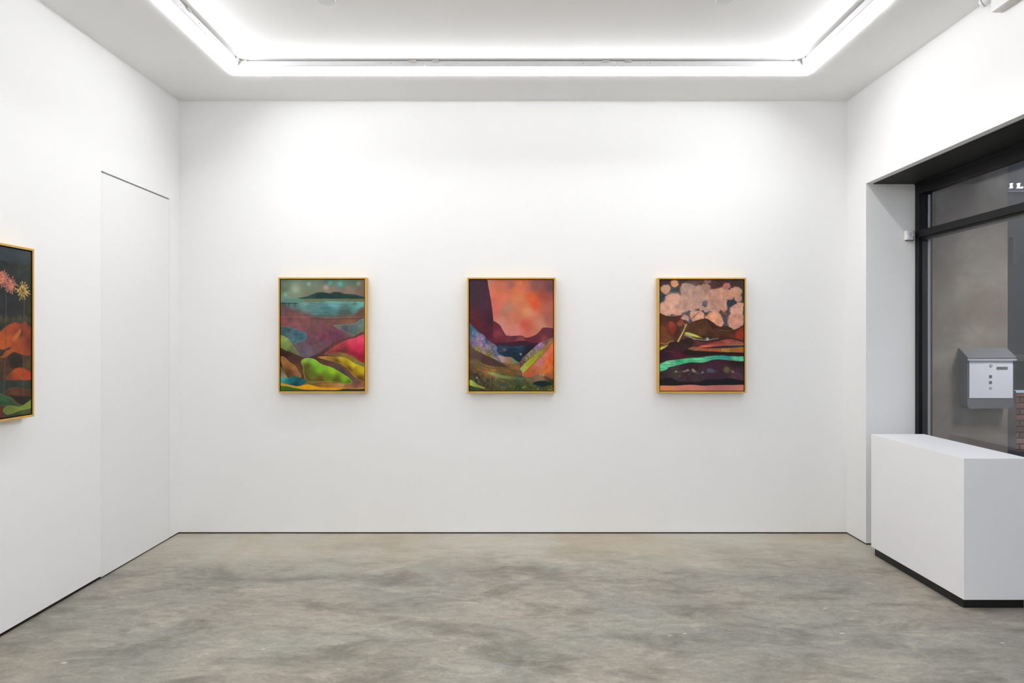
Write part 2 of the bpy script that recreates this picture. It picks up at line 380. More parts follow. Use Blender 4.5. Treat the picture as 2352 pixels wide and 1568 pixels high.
# ------------------------------------------------------------ painting engine (brush work as colour on the canvas)
def fbm(X, Y, sc, octv=4, seed=0):
    out = np.zeros_like(X); amp = 1; tot = 0
    for o in range(octv):
        r = np.random.default_rng(seed*31+o); n = 64; G = r.random((n, n))
        x = X/sc*2**o + 17.3*o; y = Y/sc*2**o + 9.1*o
        xi = np.floor(x).astype(int); yi = np.floor(y).astype(int); fx = x-xi; fy = y-yi
        fx = fx*fx*(3-2*fx); fy = fy*fy*(3-2*fy)
        a = G[xi%n, yi%n]; b = G[(xi+1)%n, yi%n]; c = G[xi%n, (yi+1)%n]; d = G[(xi+1)%n, (yi+1)%n]
        out += amp*((a*(1-fx)+b*fx)*(1-fy)+(c*(1-fx)+d*fx)*fy); tot += amp; amp *= .55
    return out/tot - .5
def spline(pts, closed=True, sub=6):
    p = [np.array(q[:2], float) for q in pts]; n = len(p); out = []
    rngi = range(n) if closed else range(n-1)
    for i in rngi:
        p0, p1, p2, p3 = (p[(i-1)%n], p[i], p[(i+1)%n], p[(i+2)%n]) if closed else (p[max(i-1,0)], p[i], p[i+1], p[min(i+2,n-1)])
        for k in range(sub):
            s = k/sub
            out.append(.5*((2*p1)+(-p0+p2)*s+(2*p0-5*p1+4*p2-p3)*s*s+(-p0+3*p1-3*p2+p3)*s**3))
    if not closed: out.append(p[-1])
    return np.array(out)
class Canvas:
    def __init__(s, X, Y):
        s.X, s.Y = X, Y; s.c = np.zeros(X.shape+(3,)); s.wob = 0
        s.nx = fbm(X, Y, 60, 4, 5); s.ny = fbm(X, Y, 60, 4, 6)
    def field(s, pts, X=None, Y=None, p=2.4, soft=30):
        X = s.X if X is None else X; Y = s.Y if Y is None else Y
        acc = np.zeros(X.shape+(3,)); ws = np.zeros(X.shape)
        for x, y, c in pts:
            w_ = 1/((X-x)**2+(Y-y)**2+soft**2)**(p/2*1.3); acc += w_[..., None]*np.array(c, float); ws += w_
        return acc/ws[..., None]
    def blend(s, sl, col, a):
        s.c[sl] = s.c[sl]*(1-a[..., None]) + col*a[..., None]
    def base(s, pts, noise=8): s.c = s.field(pts) + noise*2*fbm(s.X, s.Y, 90, 5, 3)[..., None]
    def dist(s, P, X, Y, closed):
        d = np.full(X.shape, 1e9); par = np.full(X.shape, 0); n = len(P); T_ = np.zeros(X.shape)
        for i in range(n if closed else n-1):
            ax, ay = P[i]; bx, by = P[(i+1)%n]; dx, dy = bx-ax, by-ay; L2 = dx*dx+dy*dy+1e-9
            t = np.clip(((X-ax)*dx+(Y-ay)*dy)/L2, 0, 1); q = (X-ax-t*dx)**2+(Y-ay-t*dy)**2
            m = q < d; T_ = np.where(m, (i+t)/max(1, n-1), T_); d = np.minimum(d, q)
            if closed and ay != by:
                hit = ((ay > Y) != (by > Y)) & (X < (bx-ax)*(Y-ay)/(by-ay)+ax); par ^= hit.astype(int)
        return np.sqrt(d), par, T_
    def sl(s, P, pad):
        m = (s.X > P[:,0].min()-pad) & (s.X < P[:,0].max()+pad) & (s.Y > P[:,1].min()-pad) & (s.Y < P[:,1].max()+pad)
        if not m.any(): return None
        i = np.where(m.any(1))[0]; j = np.where(m.any(0))[0]
        return (slice(i[0], i[-1]+1), slice(j[0], j[-1]+1))
    def poly(s, pts, fld, edge=4, wob=6, noise=7, rim=None, smooth=True, streak=None, alpha=1.0, seed=1, inner=None):
        P = spline(pts) if smooth else np.array(pts, float)
        sl = s.sl(P, 30)
        if sl is None: return
        X = s.X[sl]+wob*2*s.nx[sl]; Y = s.Y[sl]+wob*2*s.ny[sl]
        d, par, _ = s.dist(P, X, Y, True); sd = np.where(par == 1, d, -d)
        a = np.clip(.5+sd/edge, 0, 1)*alpha
        if isinstance(fld[0], (int, float)): col = np.ones(X.shape+(3,))*np.array(fld, float)
        else: col = s.field(fld, s.X[sl], s.Y[sl])
        col = col*(1+noise/100*2.4*fbm(s.X[sl], s.Y[sl], 38, 5, seed+40)[..., None])
        if streak: col = col*(1+streak[2]*fbm(s.X[sl]/streak[0], s.Y[sl]/streak[1], 10, 4, seed+9)[..., None])
        if inner:     # paint tone that deepens inside from the outline
            k = np.clip(sd/inner[1], 0, 1)[..., None]; col = col*(1-k*inner[0]) 
        if rim:
            rc, rw, ra = rim; k = (np.clip(1-np.abs(sd-rw*.5)/rw, 0, 1)*ra)[..., None]; col = col*(1-k)+np.array(rc, float)*k
        s.blend(sl, col, a)
    def stroke(s, pts, col, wd, alpha=1, wd2=None, wob=3, smooth=True):
        P = spline(pts, False) if smooth and len(pts) > 2 else np.array(pts, float)
        sl = s.sl(P, wd+10)
        if sl is None: return
        d, _, T_ = s.dist(P, s.X[sl]+wob*s.nx[sl], s.Y[sl]+wob*s.ny[sl], False)
        wv = wd/2 if wd2 is None else (wd+(wd2-wd)*T_)/2
        a = np.clip((wv-d)/3.5+.5, 0, 1)*alpha
        s.blend(sl, np.array(col, float), a)
    def spot(s, x, y, r, col, alpha=.9, p=2):
        P = np.array([[x, y]]); sl = s.sl(P, r*3)
        if sl is None: return
        q = ((s.X[sl]-x)**2+(s.Y[sl]-y)**2)/r**2
        s.blend(sl, np.array(col, float), np.exp(-q**(p/2))*alpha)
    def specks(s, region, n, cols, r=(3,7), seed=0, alpha=.8):
        R = np.random.default_rng(seed); P = spline(region)
        x0, y0 = P.min(0); x1, y1 = P.max(0); k = 0
        for _ in range(n*6):
            x, y = R.uniform(x0, x1), R.uniform(y0, y1); inside = False
            for i in range(len(P)):
                ax, ay = P[i]; bx, by = P[(i+1)%len(P)]
                if ay != by and (ay > y) != (by > y) and x < (bx-ax)*(y-ay)/(by-ay)+ax: inside = not inside
            if inside:
                s.spot(x, y, R.uniform(*r), cols[R.integers(len(cols))], alpha, 3); k += 1
                if k >= n: break
    def out(s):
        g = 5*(fbm(s.X, s.Y, 7, 2, 77))[..., None]
        return srgb(np.clip(s.c+g*1.5, 2, 255))

def art_lagoon(X, Y):
    k = Canvas(X, Y)
    k.base([(150,140,(90,112,95)),(300,230,(130,145,122)),(460,170,(108,130,108)),(700,130,(72,105,92)),(850,160,(85,125,112)),(1000,140,(82,108,90)),(1100,180,(112,102,84)),(680,220,(142,126,112)),(950,240,(142,118,104)),(1100,270,(120,95,80)),(200,300,(122,145,125)),(450,270,(118,122,98)),(780,240,(138,118,104)),(150,210,(85,100,78))], 12)
    for x,y,r,c in ((305,232,26,(195,208,190)),(300,220,60,(150,162,140)),(465,165,22,(165,185,160)),(722,150,30,(98,178,170)),(845,163,32,(98,182,174)),(1065,160,24,(150,168,140)),(672,205,30,(180,175,160)),(180,295,18,(135,195,180)),(180,180,40,(118,132,108))): k.spot(x,y,r,c,.75)
    k.poly([(100,338),(360,338),(700,340),(1160,340),(1160,420),(100,420)], [(150,350,(92,140,130)),(330,350,(95,135,120)),(500,355,(112,118,78)),(1100,358,(108,112,78))], wob=1, smooth=False)
    k.poly([(340,341),(430,315),(500,290),(560,268),(620,262),(680,270),(720,276),(760,262),(840,262),(900,282),(970,285),(1040,295),(1100,312),(1170,330),(1170,342),(700,341)], [(450,320,(40,72,66)),(600,300,(28,55,52)),(800,290,(30,55,55)),(1000,310,(34,58,56))], wob=2, noise=18, rim=((70,88,75),5,.5))
    k.poly([(100,372),(330,395),(420,378),(800,372),(1160,378),(1160,640),(100,640)], [(150,400,(85,128,124)),(400,388,(112,160,152)),(750,395,(105,172,172)),(1100,398,(108,182,176)),(300,470,(85,108,104)),(700,480,(72,112,112)),(1100,490,(78,128,122)),(900,540,(74,92,88)),(500,440,(90,130,128)),(150,450,(80,105,105))], wob=3, smooth=False, streak=(9,1,.3))
    k.stroke([(100,338),(250,337),(350,340)], (120,165,150), 5, .6)
    k.poly([(90,480),(300,488),(420,515),(560,548),(700,560),(850,552),(1000,532),(1170,515),(1170,1500),(90,1500)],
        [(150,510,(100,76,84)),(150,620,(138,76,80)),(300,660,(138,84,90)),(400,600,(128,80,76)),(600,650,(124,80,86)),(900,590,(120,82,68)),(1100,570,(112,74,64)),(650,780,(120,62,80)),(500,850,(114,70,82)),(800,780,(114,60,84)),(1000,770,(112,92,90)),(450,970,(108,96,108)),(600,930,(104,78,86)),(350,930,(104,88,96)),(700,620,(120,78,70)),(950,630,(142,98,72)),(200,560,(118,70,70)),(560,560,(96,70,68))], edge=50, wob=12, noise=14)
    k.stroke([(110,562),(300,558),(500,560),(700,574),(900,568),(1170,560)], (165,125,118), 5, .7)
    k.stroke([(500,570),(700,586),(900,580),(1170,572)], (85,52,45), 14, .45)
    k.poly([(755,665),(820,655),(920,650),(1010,640),(1060,610),(1170,580),(1170,792),(1060,792),(1000,785),(930,755),(850,715)], [(800,670,(104,118,106)),(1000,680,(84,110,110)),(1100,640,(106,130,120)),(1050,740,(96,110,96)),(900,710,(84,84,98)),(1090,780,(120,110,88))], noise=12, rim=((150,150,135),7,.6))
    k.poly([(90,675),(220,685),(320,715),(400,745),(448,790),(440,825),(400,850),(330,872),(290,890),(240,870),(190,820),(90,785)], [(150,720,(58,84,90)),(250,780,(78,108,118)),(380,790,(66,96,110)),(430,800,(58,112,132)),(300,860,(80,118,128)),(200,700,(60,80,90))], noise=16, rim=((120,150,150),7,.6), streak=(5,1,.35))
    k.poly([(90,788),(180,800),(230,840),(280,910),(320,970),(335,1015),(90,1010)], [(150,820,(152,166,82)),(200,900,(126,146,76)),(280,960,(102,120,76)),(160,950,(104,124,64)),(240,990,(78,92,52))], noise=14, rim=((165,180,110),8,.5), edge=8)
    k.poly([(90,975),(190,968),(260,990),(340,1022),(400,1045),(480,1040),(560,1012),(640,960),(720,900),(800,860),(900,820),(1000,800),(1170,785),(1170,1500),(90,1500)],
        [(180,1000,(54,28,28)),(300,1080,(80,50,36)),(450,1045,(68,44,60)),(700,940,(102,60,54)),(850,850,(120,66,60)),(600,1020,(84,46,44)),(650,1120,(90,60,44)),(850,1200,(84,64,58)),(1000,1250,(94,68,70)),(1100,1400,(164,104,66)),(700,1380,(150,90,44)),(300,1200,(100,64,34)),(950,1400,(160,104,60)),(1050,1330,(100,72,66)),(960,820,(112,66,58))], edge=8, noise=14, rim=((80,44,40),12,.5))
    k.poly([(650,1014),(720,960),(800,905),(900,850),(1000,818),(1170,798),(1170,1135),(1060,1080),(980,1020),(900,1000),(820,990),(740,1005)], [(800,930,(190,62,72)),(1000,860,(224,70,96)),(1100,830,(236,74,102)),(1000,930,(216,46,80)),(900,985,(110,42,46)),(1100,1050,(146,24,44)),(700,1000,(120,66,56)),(1000,1012,(140,24,46)),(1080,950,(210,36,76)),(820,980,(98,52,42))], noise=8, rim=((236,120,130),6,.5))
    k.poly([(690,1032),(780,1002),(880,994),(980,1030),(1060,1085),(1170,1128),(1170,1200),(1040,1140),(940,1070),(840,1045)], [(780,1020,(122,92,44)),(900,1020,(142,112,46)),(1100,1140,(132,126,60))], noise=8)
    k.poly([(575,1045),(650,1035),(760,1045),(850,1040),(940,1070),(1020,1120),(1170,1195),(1170,1345),(1060,1312),(1000,1270),(930,1190),(850,1130),(740,1090),(640,1065)], [(620,1048,(192,128,62)),(850,1055,(206,176,30)),(1000,1130,(222,204,16)),(1100,1210,(214,188,18)),(800,1095,(92,62,14)),(950,1190,(112,70,20)),(1080,1300,(100,58,26)),(740,1070,(150,112,30)),(1040,1240,(160,124,18))], noise=8, rim=((226,200,90),6,.5))
    k.stroke([(600,1055),(740,1105),(860,1150),(940,1230),(1010,1300),(1150,1352)], (130,92,60), 4, .6)
    k.poly([(370,1105),(400,1065),(470,1054),(540,1075),(620,1130),(720,1160),(800,1200),(900,1260),(965,1310),(987,1345),(960,1368),(880,1370),(780,1345),(640,1345),(500,1350),(430,1325),(400,1240),(395,1160)], [(420,1080,(142,186,62)),(520,1090,(136,196,60)),(600,1180,(126,190,40)),(750,1210,(146,200,34)),(900,1290,(134,186,30)),(960,1345,(90,118,24)),(440,1150,(88,84,24)),(500,1250,(94,112,24)),(600,1320,(108,74,24)),(800,1325,(84,84,18)),(430,1280,(92,72,30)),(700,1290,(104,130,22))], noise=8, rim=((178,215,100),7,.6))
    k.poly([(120,1038),(180,1050),(230,1100),(300,1150),(340,1210),(375,1270),(340,1300),(220,1310),(180,1240),(150,1150)], [(190,1080,(156,106,56)),(300,1180,(160,106,52)),(340,1250,(152,102,56)),(220,1240,(86,52,24)),(260,1290,(110,70,40))], noise=14, rim=((190,140,80),6,.6))
    k.poly([(90,1150),(140,1170),(165,1230),(200,1300),(90,1330)], [(130,1200,(112,96,76)),(160,1270,(140,138,112))], edge=16)
    k.poly([(90,1290),(150,1290),(200,1300),(240,1288),(300,1275),(380,1300),(440,1340),(452,1362),(380,1370),(320,1394),(240,1388),(180,1368),(90,1375)], [(150,1310,(70,165,162)),(160,1345,(40,140,142)),(250,1330,(14,104,108)),(350,1305,(18,88,86)),(410,1350,(20,96,104)),(300,1375,(10,66,66))], noise=18)
    k.poly([(430,1352),(600,1364),(760,1358),(850,1365),(893,1378),(860,1408),(700,1415),(560,1400),(460,1380)], [(520,1375,(124,84,40)),(860,1380,(196,140,84)),(700,1385,(162,104,50))], rim=((206,150,92),5,.5))
    k.poly([(90,1358),(250,1382),(330,1394),(450,1372),(600,1405),(750,1412),(860,1408),(1000,1416),(1170,1414),(1170,1500),(90,1500)], [(150,1385,(206,156,44)),(500,1395,(228,164,20)),(700,1425,(222,158,24)),(1000,1420,(196,134,72))], wob=2)
    k.poly([(90,1398),(200,1396),(300,1415),(420,1435),(560,1438),(800,1441),(900,1425),(1000,1428),(1170,1432),(1170,1500),(90,1500)], [(150,1430,(60,104,26)),(500,1444,(70,82,32)),(1000,1440,(58,54,34))], wob=2)
    k.stroke([(100,400),(330,400)], (20,34,44), 8, .95, wob=0)
    for x, y in ((148,430),(175,428),(222,434),(295,440)): k.stroke([(x,385),(x,y)], (20,34,44), 6, .9, wob=0)
    k.spot(1020,403,26,(80,105,80),.6); k.stroke([(990,402),(1050,404)], (70,95,75), 7, .7)
    return k.out()

def art_canyon(X, Y):
    k = Canvas(X, Y)
    k.base([(330,150,(196,126,106)),(450,200,(196,110,80)),(600,180,(162,98,90)),(700,160,(216,120,86)),(900,180,(138,84,84)),(1060,220,(114,66,74)),(1050,150,(124,74,70)),(850,340,(226,106,60)),(900,420,(228,88,48)),(700,350,(216,130,90)),(480,330,(226,116,90)),(430,450,(216,110,96)),(560,470,(176,124,100)),(620,560,(206,120,90)),(800,500,(222,146,106)),(780,665,(204,92,72)),(1000,450,(176,96,76)),(1050,600,(166,96,80)),(950,650,(206,136,110)),(650,720,(216,132,122)),(500,640,(206,136,120)),(1000,300,(160,74,60)),(650,250,(222,122,76)),(400,280,(214,112,84)),(720,130,(200,95,60))], 14)
    k.spot(712,150,22,(230,140,100),.6)
    k.poly([(60,80),(285,100),(325,200),(350,330),(370,460),(385,600),(392,720),(400,900),(60,900)], [(200,200,(64,40,54)),(300,400,(70,40,58)),(150,550,(86,36,48)),(200,650,(90,28,40)),(330,750,(78,30,46)),(370,820,(96,30,50)),(130,300,(62,42,56)),(370,600,(60,28,44))], noise=9, wob=3, rim=((40,20,34),5,.6))
    k.poly([(385,638),(430,640),(470,670),(490,710),(520,760),(545,800),(550,890),(395,905)], [(420,680,(104,40,50)),(450,770,(138,56,66)),(500,820,(112,40,56)),(470,880,(88,28,44))], wob=3, rim=((84,30,42),6,.7))
    k.poly([(540,796),(600,795),(700,790),(750,800),(785,830),(792,880),(540,890)], [(600,830,(114,44,56)),(700,850,(140,70,70)),(640,810,(96,40,52))], wob=3, rim=((84,30,42),6,.7))
    k.poly([(770,822),(830,810),(900,780),(950,730),(985,697),(1060,697),(1140,725),(1140,850),(960,900),(860,895),(780,870)], [(850,850,(108,34,50)),(1000,740,(104,50,60)),(1000,830,(142,62,66)),(1080,780,(98,44,50)),(900,820,(104,40,50))], wob=3, rim=((80,30,42),7,.7))
    k.poly([(380,885),(550,872),(650,862),(720,852),(850,875),(960,885),(940,930),(400,925)], [(500,900,(66,24,44)),(800,900,(60,22,42))], wob=4)
    k.poly([(410,918),(600,912),(940,912),(910,1000),(760,1060),(700,1120),(640,1095),(430,1040)], [(480,960,(46,64,84)),(700,950,(32,58,78)),(600,1000,(16,42,62)),(700,1060,(26,36,50)),(850,950,(28,24,44)),(790,1010,(28,22,42)),(500,1020,(18,46,70))], wob=3, noise=26, streak=(4,1,.6))
    k.spot(520,960,20,(160,116,112),.7); k.spot(715,1015,13,(140,196,215),.9); k.stroke([(560,935),(640,930),(700,940)], (90,110,130), 5, .5)
    k.poly([(60,640),(150,692),(200,745),(270,788),(330,850),(390,890),(432,930),(440,1000),(520,1045),(600,1130),(520,1140),(420,1110),(300,1020),(180,980),(60,940)],
        [(120,690,(48,100,120)),(150,735,(60,112,142)),(200,830,(152,118,152)),(300,850,(70,86,132)),(255,890,(166,134,168)),(350,930,(128,118,132)),(420,980,(100,116,168)),(190,960,(132,112,60)),(400,1040,(112,112,122)),(340,1030,(122,108,50)),(120,860,(120,96,130)),(130,800,(96,120,140))], noise=30, wob=8)
    k.specks([(110,700),(250,800),(420,940),(430,1010),(300,940),(120,850)], 70, [(190,170,200),(70,110,170),(120,90,140),(210,190,200),(60,80,120)], (4,10), 3, .55)
    k.specks([(130,930),(300,990),(430,1070),(420,1110),(250,1010),(130,960)], 60, [(190,175,70),(150,140,60),(90,80,50),(200,190,120)], (4,8), 4, .7)
    k.poly([(440,1040),(520,1045),(600,1050),(660,1090),(705,1118),(620,1140),(520,1128)], [(490,1060,(188,160,162)),(560,1075,(168,114,90)),(640,1090,(92,142,112)),(600,1120,(140,110,70))], edge=10)
    k.poly([(60,930),(180,970),(300,1030),(420,1090),(560,1130),(640,1128),(700,1118),(730,1190),(770,1290),(1140,1270),(1140,1500),(60,1500)],
        [(120,1020,(98,72,66)),(150,1100,(104,84,60)),(480,1150,(104,84,56)),(600,1150,(128,92,56)),(680,1190,(134,92,60)),(400,1200,(152,112,60)),(600,1240,(122,86,34)),(200,1200,(108,74,46)),(300,1235,(150,104,60)),(700,1320,(72,88,60)),(900,1300,(134,102,66)),(1000,1320,(104,72,46)),(500,1340,(66,78,56)),(200,1280,(52,42,38)),(300,1350,(62,50,30)),(150,1420,(44,70,44)),(700,1400,(50,68,36)),(1000,1370,(24,40,36)),(1050,1430,(112,112,50)),(400,1440,(66,66,36)),(850,1430,(72,82,36)),(1080,1340,(66,56,34)),(230,1130,(112,100,54))], edge=8, wob=8, noise=20)
    k.poly([(60,930),(170,975),(300,1025),(430,1090),(560,1172),(480,1168),(380,1160),(260,1130),(200,1080),(60,1050)], [(150,1000,(92,70,66)),(300,1080,(80,54,50)),(480,1150,(74,50,44))], noise=10, rim=((110,84,60),5,.5))
    k.stroke([(200,1100),(260,1160),(380,1185),(520,1185),(640,1215),(740,1232)], (92,60,34), 6, .8)
    k.poly([(310,1232),(380,1232),(450,1255),(560,1278),(700,1295),(820,1298),(700,1320),(520,1310),(420,1290)], [(380,1245,(150,160,84)),(520,1290,(120,130,70)),(700,1305,(86,104,72))], edge=12)
    k.stroke([(210,1190),(330,1250),(430,1300),(520,1340),(600,1390),(690,1435)], (176,160,66), 5, .75, wd2=3)
    k.stroke([(200,1195),(330,1262),(420,1310),(510,1350)], (150,96,56), 22, .55)
    # flowered bank and bright diagonal band
    k.poly([(700,1125),(730,1070),(800,1000),(880,930),(950,878),(1040,835),(1120,808),(1100,860),(960,970),(850,1060),(760,1140),(718,1185)], [(760,1080,(112,96,78)),(850,1000,(132,116,92)),(940,900,(152,112,152)),(1040,850,(126,86,80)),(720,1130,(90,60,60))], noise=20)
    k.specks([(720,1100),(800,1010),(880,940),(960,880),(990,900),(880,1000),(780,1090),(730,1150)], 90, [(200,185,110),(90,70,60),(180,170,160),(110,90,110)], (3,7), 8, .75)
    k.spot(938,905,16,(200,150,220),.8)
    k.poly([(712,1185),(770,1115),(870,1035),(960,955),(1040,880),(1125,822),(1120,870),(1020,965),(930,1065),(840,1155),(756,1240),(722,1215)], [(760,1180,(168,168,64)),(850,1100,(164,168,30)),(920,1020,(152,150,40)),(1050,890,(156,116,66)),(740,1220,(160,165,80))], noise=18, rim=((120,110,40),5,.5))
    k.poly([(1140,850),(1040,945),(960,1035),(880,1115),(800,1195),(750,1245),(780,1298),(860,1290),(960,1262),(1140,1292)], [(1080,960,(226,106,72)),(950,1110,(198,124,124)),(1070,1090,(232,96,28)),(900,1200,(192,106,66)),(820,1262,(192,94,50)),(1050,1200,(222,112,50)),(1080,1275,(168,90,52)),(1000,1030,(206,120,96))], edge=6, rim=((110,60,40),8,.6), noise=12)
    k.specks([(940,1160),(1000,1150),(1010,1250),(940,1260)], 30, [(236,160,60),(220,120,40),(200,150,80)], (4,9), 12, .7); k.spot(982,1270,18,(190,180,130),.7)
    k.poly([(780,1300),(860,1285),(920,1262),(980,1290),(1000,1330),(900,1350),(800,1340)], [(900,1290,(150,112,84)),(840,1330,(104,96,66))], edge=16, noise=16)
    k.poly([(860,1370),(900,1345),(970,1335),(1060,1350),(1090,1375),(1030,1395),(930,1398)], [(950,1370,(16,32,40)),(1060,1370,(24,40,32))], edge=10)
    k.poly([(90,1320),(150,1340),(200,1380),(280,1415),(280,1430),(180,1410),(90,1380)], [(130,1355,(176,190,70)),(230,1410,(150,150,60))], edge=6)
    R = np.random.default_rng(5)
    for i in range(42):
        x = R.uniform(140, 450); y = R.uniform(1330, 1430); h = R.uniform(40, 100)
        k.stroke([(x, y), (x+R.uniform(-10,10), y-h*.6), (x+R.uniform(-26,26), y-h)], [(120,125,90),(90,110,90),(150,140,110),(70,95,95)][R.integers(4)], 5, .6, wd2=2)
    k.specks([(230,1250),(420,1300),(520,1350),(450,1400),(300,1370),(180,1300)], 90, [(150,120,70),(40,30,24),(110,80,50),(30,40,30)], (3,7), 14, .6)
    k.specks([(600,1400),(1090,1400),(1100,1450),(600,1450)], 60, [(150,150,50),(30,36,24),(90,110,50),(60,40,30)], (6,14), 15, .5)
    k.specks([(400,1415),(520,1415),(520,1450),(400,1450)], 25, [(200,140,60),(120,120,60)], (3,7), 16, .6)
    k.spot(188,1300,12,(196,204,150),.8)
    k.stroke([(215,1240),(225,1265),(240,1245)], (190,150,100), 5, .7)
    return k.out()

def art_clouds(X, Y):
    X = X - 15*(Y-112)/1338
    k = Canvas(X, Y)
    k.base([(180,140,(68,44,44)),(200,230,(198,148,118)),(310,155,(214,146,108)),(285,275,(66,82,82)),(150,310,(56,72,84)),(400,170,(78,62,58)),(450,250,(176,140,125)),(550,190,(168,128,112)),(680,150,(140,98,84)),(820,170,(74,40,40)),(900,160,(84,44,42)),(945,190,(170,106,96)),(1080,150,(76,50,46)),(1050,260,(206,150,122)),(880,270,(206,146,120)),(300,400,(214,160,136)),(500,400,(192,146,130)),(200,480,(220,166,146)),(700,300,(184,144,126)),(650,480,(150,122,112)),(490,475,(90,94,104)),(800,430,(196,142,122)),(980,395,(52,64,76)),(830,510,(64,66,76)),(1080,450,(212,156,136)),(780,590,(226,156,120)),(580,560,(216,156,130)),(950,520,(180,112,96)),(900,510,(206,110,80)),(1060,610,(216,152,130)),(935,620,(78,82,88)),(350,515,(150,124,114)),(1135,350,(66,62,58)),(560,270,(120,94,88)),(690,500,(62,70,86)),(600,160,(96,66,58)),(740,280,(184,136,116)),(620,240,(180,138,118)),(1040,400,(70,78,84)),(240,300,(76,86,88)),(400,330,(198,150,130)),(600,340,(186,144,128))], 10)
    cl = [(200,225,62,(204,154,124)),(310,152,48,(220,150,108)),(470,235,95,(184,148,132)),(600,280,110,(188,150,134)),(300,380,120,(214,162,138)),(200,460,95,(222,168,146)),(430,400,110,(196,152,136)),(560,370,90,(190,148,132)),(780,320,95,(196,146,128)),
          (880,270,85,(208,150,126)),(960,300,60,(206,148,122)),(1055,255,70,(208,154,126)),(1075,330,50,(200,148,124)),(800,420,95,(200,150,130)),(900,440,55,(204,148,124)),(1060,480,80,(214,160,138)),(1100,420,48,(210,154,132)),(580,555,85,(222,162,134)),(780,590,100,(228,160,126)),(840,630,60,(222,156,124)),
          (1050,600,100,(218,154,132)),(1020,660,50,(216,154,134)),(700,470,34,(190,150,134)),(640,455,36,(190,148,132)),(330,480,70,(216,160,140)),(680,210,62,(180,132,110)),(945,190,44,(172,108,98)),(880,380,60,(196,144,124)),(520,450,44,(196,152,136)),(710,130,36,(150,106,90))]
    k.c = k.c*.0 + k.field([(180,130,(62,40,44)),(280,270,(62,78,80)),(150,320,(50,66,78)),(400,150,(72,52,50)),(560,200,(104,78,74)),(620,140,(96,66,58)),(850,170,(74,40,40)),(1080,140,(66,46,44)),(1135,300,(58,54,50)),(490,480,(74,82,94)),(690,490,(54,64,80)),(830,515,(56,58,70)),(980,395,(46,60,74)),(1040,400,(60,66,74)),(930,620,(66,74,84)),(560,270,(110,84,78)),(660,300,(96,82,80)),(960,560,(90,70,70)),(370,530,(100,80,78)),(150,480,(110,110,112)),(1120,520,(90,96,100)),(720,380,(120,110,112)),(680,560,(80,66,64))])
    W = np.zeros_like(X); A = np.zeros(X.shape+(3,)); wx = X+34*k.nx+22*fbm(X, Y, 26, 3, 61); wy = Y+34*k.ny+22*fbm(X, Y, 26, 3, 62)
    for x, y, rr, c in cl:
        q = np.sqrt((wx-x)**2+((wy-y)*1.12)**2)/(rr*1.13); w_ = np.clip((1.16-q)/.42, 0, 1); w_ = w_*w_*(3-2*w_)
        A += (w_*w_)[..., None]*np.array(c, float); W += w_*w_
    m = np.clip(W*1.25, 0, 1); k.c = k.c*(1-m[..., None]) + (A/np.maximum(W, 1e-6)[..., None])*m[..., None]
    k.c = k.c*(1+.34*fbm(X, Y, 55, 5, 21)[..., None]) + 26*fbm(X, Y, 16, 4, 23)[..., None]
    for x,y,r in ((640,230,42),(720,170,32),(680,215,28),(590,190,30),(770,200,26),(640,450,28),(950,450,22),(905,500,34),(950,500,26),(940,575,26),(740,490,28),(1060,560,30),(1110,510,24),(430,580,44),(470,560,30)):
        k.stroke([(x+r*math.cos(a), y+r*math.sin(a)) for a in np.linspace(0, 5.6, 9)], (128,92,82), 5, .28)
    k.spot(905,505,26,(216,112,76),.6); k.spot(310,150,34,(224,152,108),.8); k.spot(420,570,34,(210,156,140),.8)
    k.poly([(90,540),(200,545),(300,560),(370,538),(430,560),(480,640),(520,620),(600,590),(690,578),(760,620),(840,670),(930,672),(990,690),(1022,714),(1080,690),(1180,665),(1180,900),(90,980)],
        [(160,580,(74,40,26)),(150,720,(114,64,30)),(240,700,(118,54,30)),(330,720,(66,36,30)),(420,720,(90,60,44)),(600,640,(84,50,26)),(650,720,(98,62,30)),(750,650,(68,38,26)),(850,730,(80,46,26)),(1000,710,(66,42,26)),(1080,780,(164,50,28)),(1000,780,(92,50,30)),(700,790,(70,44,34)),(200,820,(112,66,36)),(900,800,(84,44,28)),(540,760,(84,52,32)),(300,600,(82,40,30))], wob=5, noise=16, rim=((52,24,18),9,.8))
    k.poly([(230,620),(270,610),(310,650),(330,700),(300,770),(270,780),(240,700)], [(260,650,(150,62,42)),(290,730,(124,50,26))], edge=10, rim=((70,30,24),5,.4))
    k.poly([(335,630),(370,598),(405,605),(412,640),(380,672),(340,660)], (140,78,54), edge=8)
    k.poly([(382,570),(420,530),(470,545),(480,580),(450,600),(400,590)], [(420,570,(206,152,140)),(460,560,(190,140,130))], edge=8, rim=((130,90,84),5,.5))
    k.stroke([(685,590),(700,640),(740,700),(800,760),(830,790)], (150,86,54), 6, .6); k.stroke([(690,600),(760,670),(860,700),(1010,712)], (48,26,18), 8, .7)
    k.stroke([(840,715),(930,722),(1010,716)], (120,116,90), 6, .6)
    k.stroke([(230,600),(215,680),(250,760),(290,800)], (70,34,26), 6, .6)
    k.poly([(90,985),(150,940),(210,905),(270,852),(350,848),(430,820),(500,820),(560,856),(700,858),(850,832),(1000,812),(1080,830),(1180,868),(1180,1500),(90,1500)],
        [(300,900,(52,34,28)),(450,850,(46,28,26)),(180,1000,(48,20,36)),(350,1020,(88,20,46)),(600,900,(96,46,50)),(800,870,(126,56,56)),(950,860,(140,70,60)),(600,1000,(50,15,22)),(900,1000,(56,15,26)),(500,1160,(50,28,42)),(800,1150,(66,30,52)),(1050,1120,(36,18,22)),(1050,1200,(66,40,50)),(300,1240,(68,56,56)),(600,1270,(66,50,55)),(900,1270,(60,42,52)),(150,1250,(50,38,42)),(1040,1250,(90,60,72)),(420,930,(62,38,38))], wob=5, noise=16)
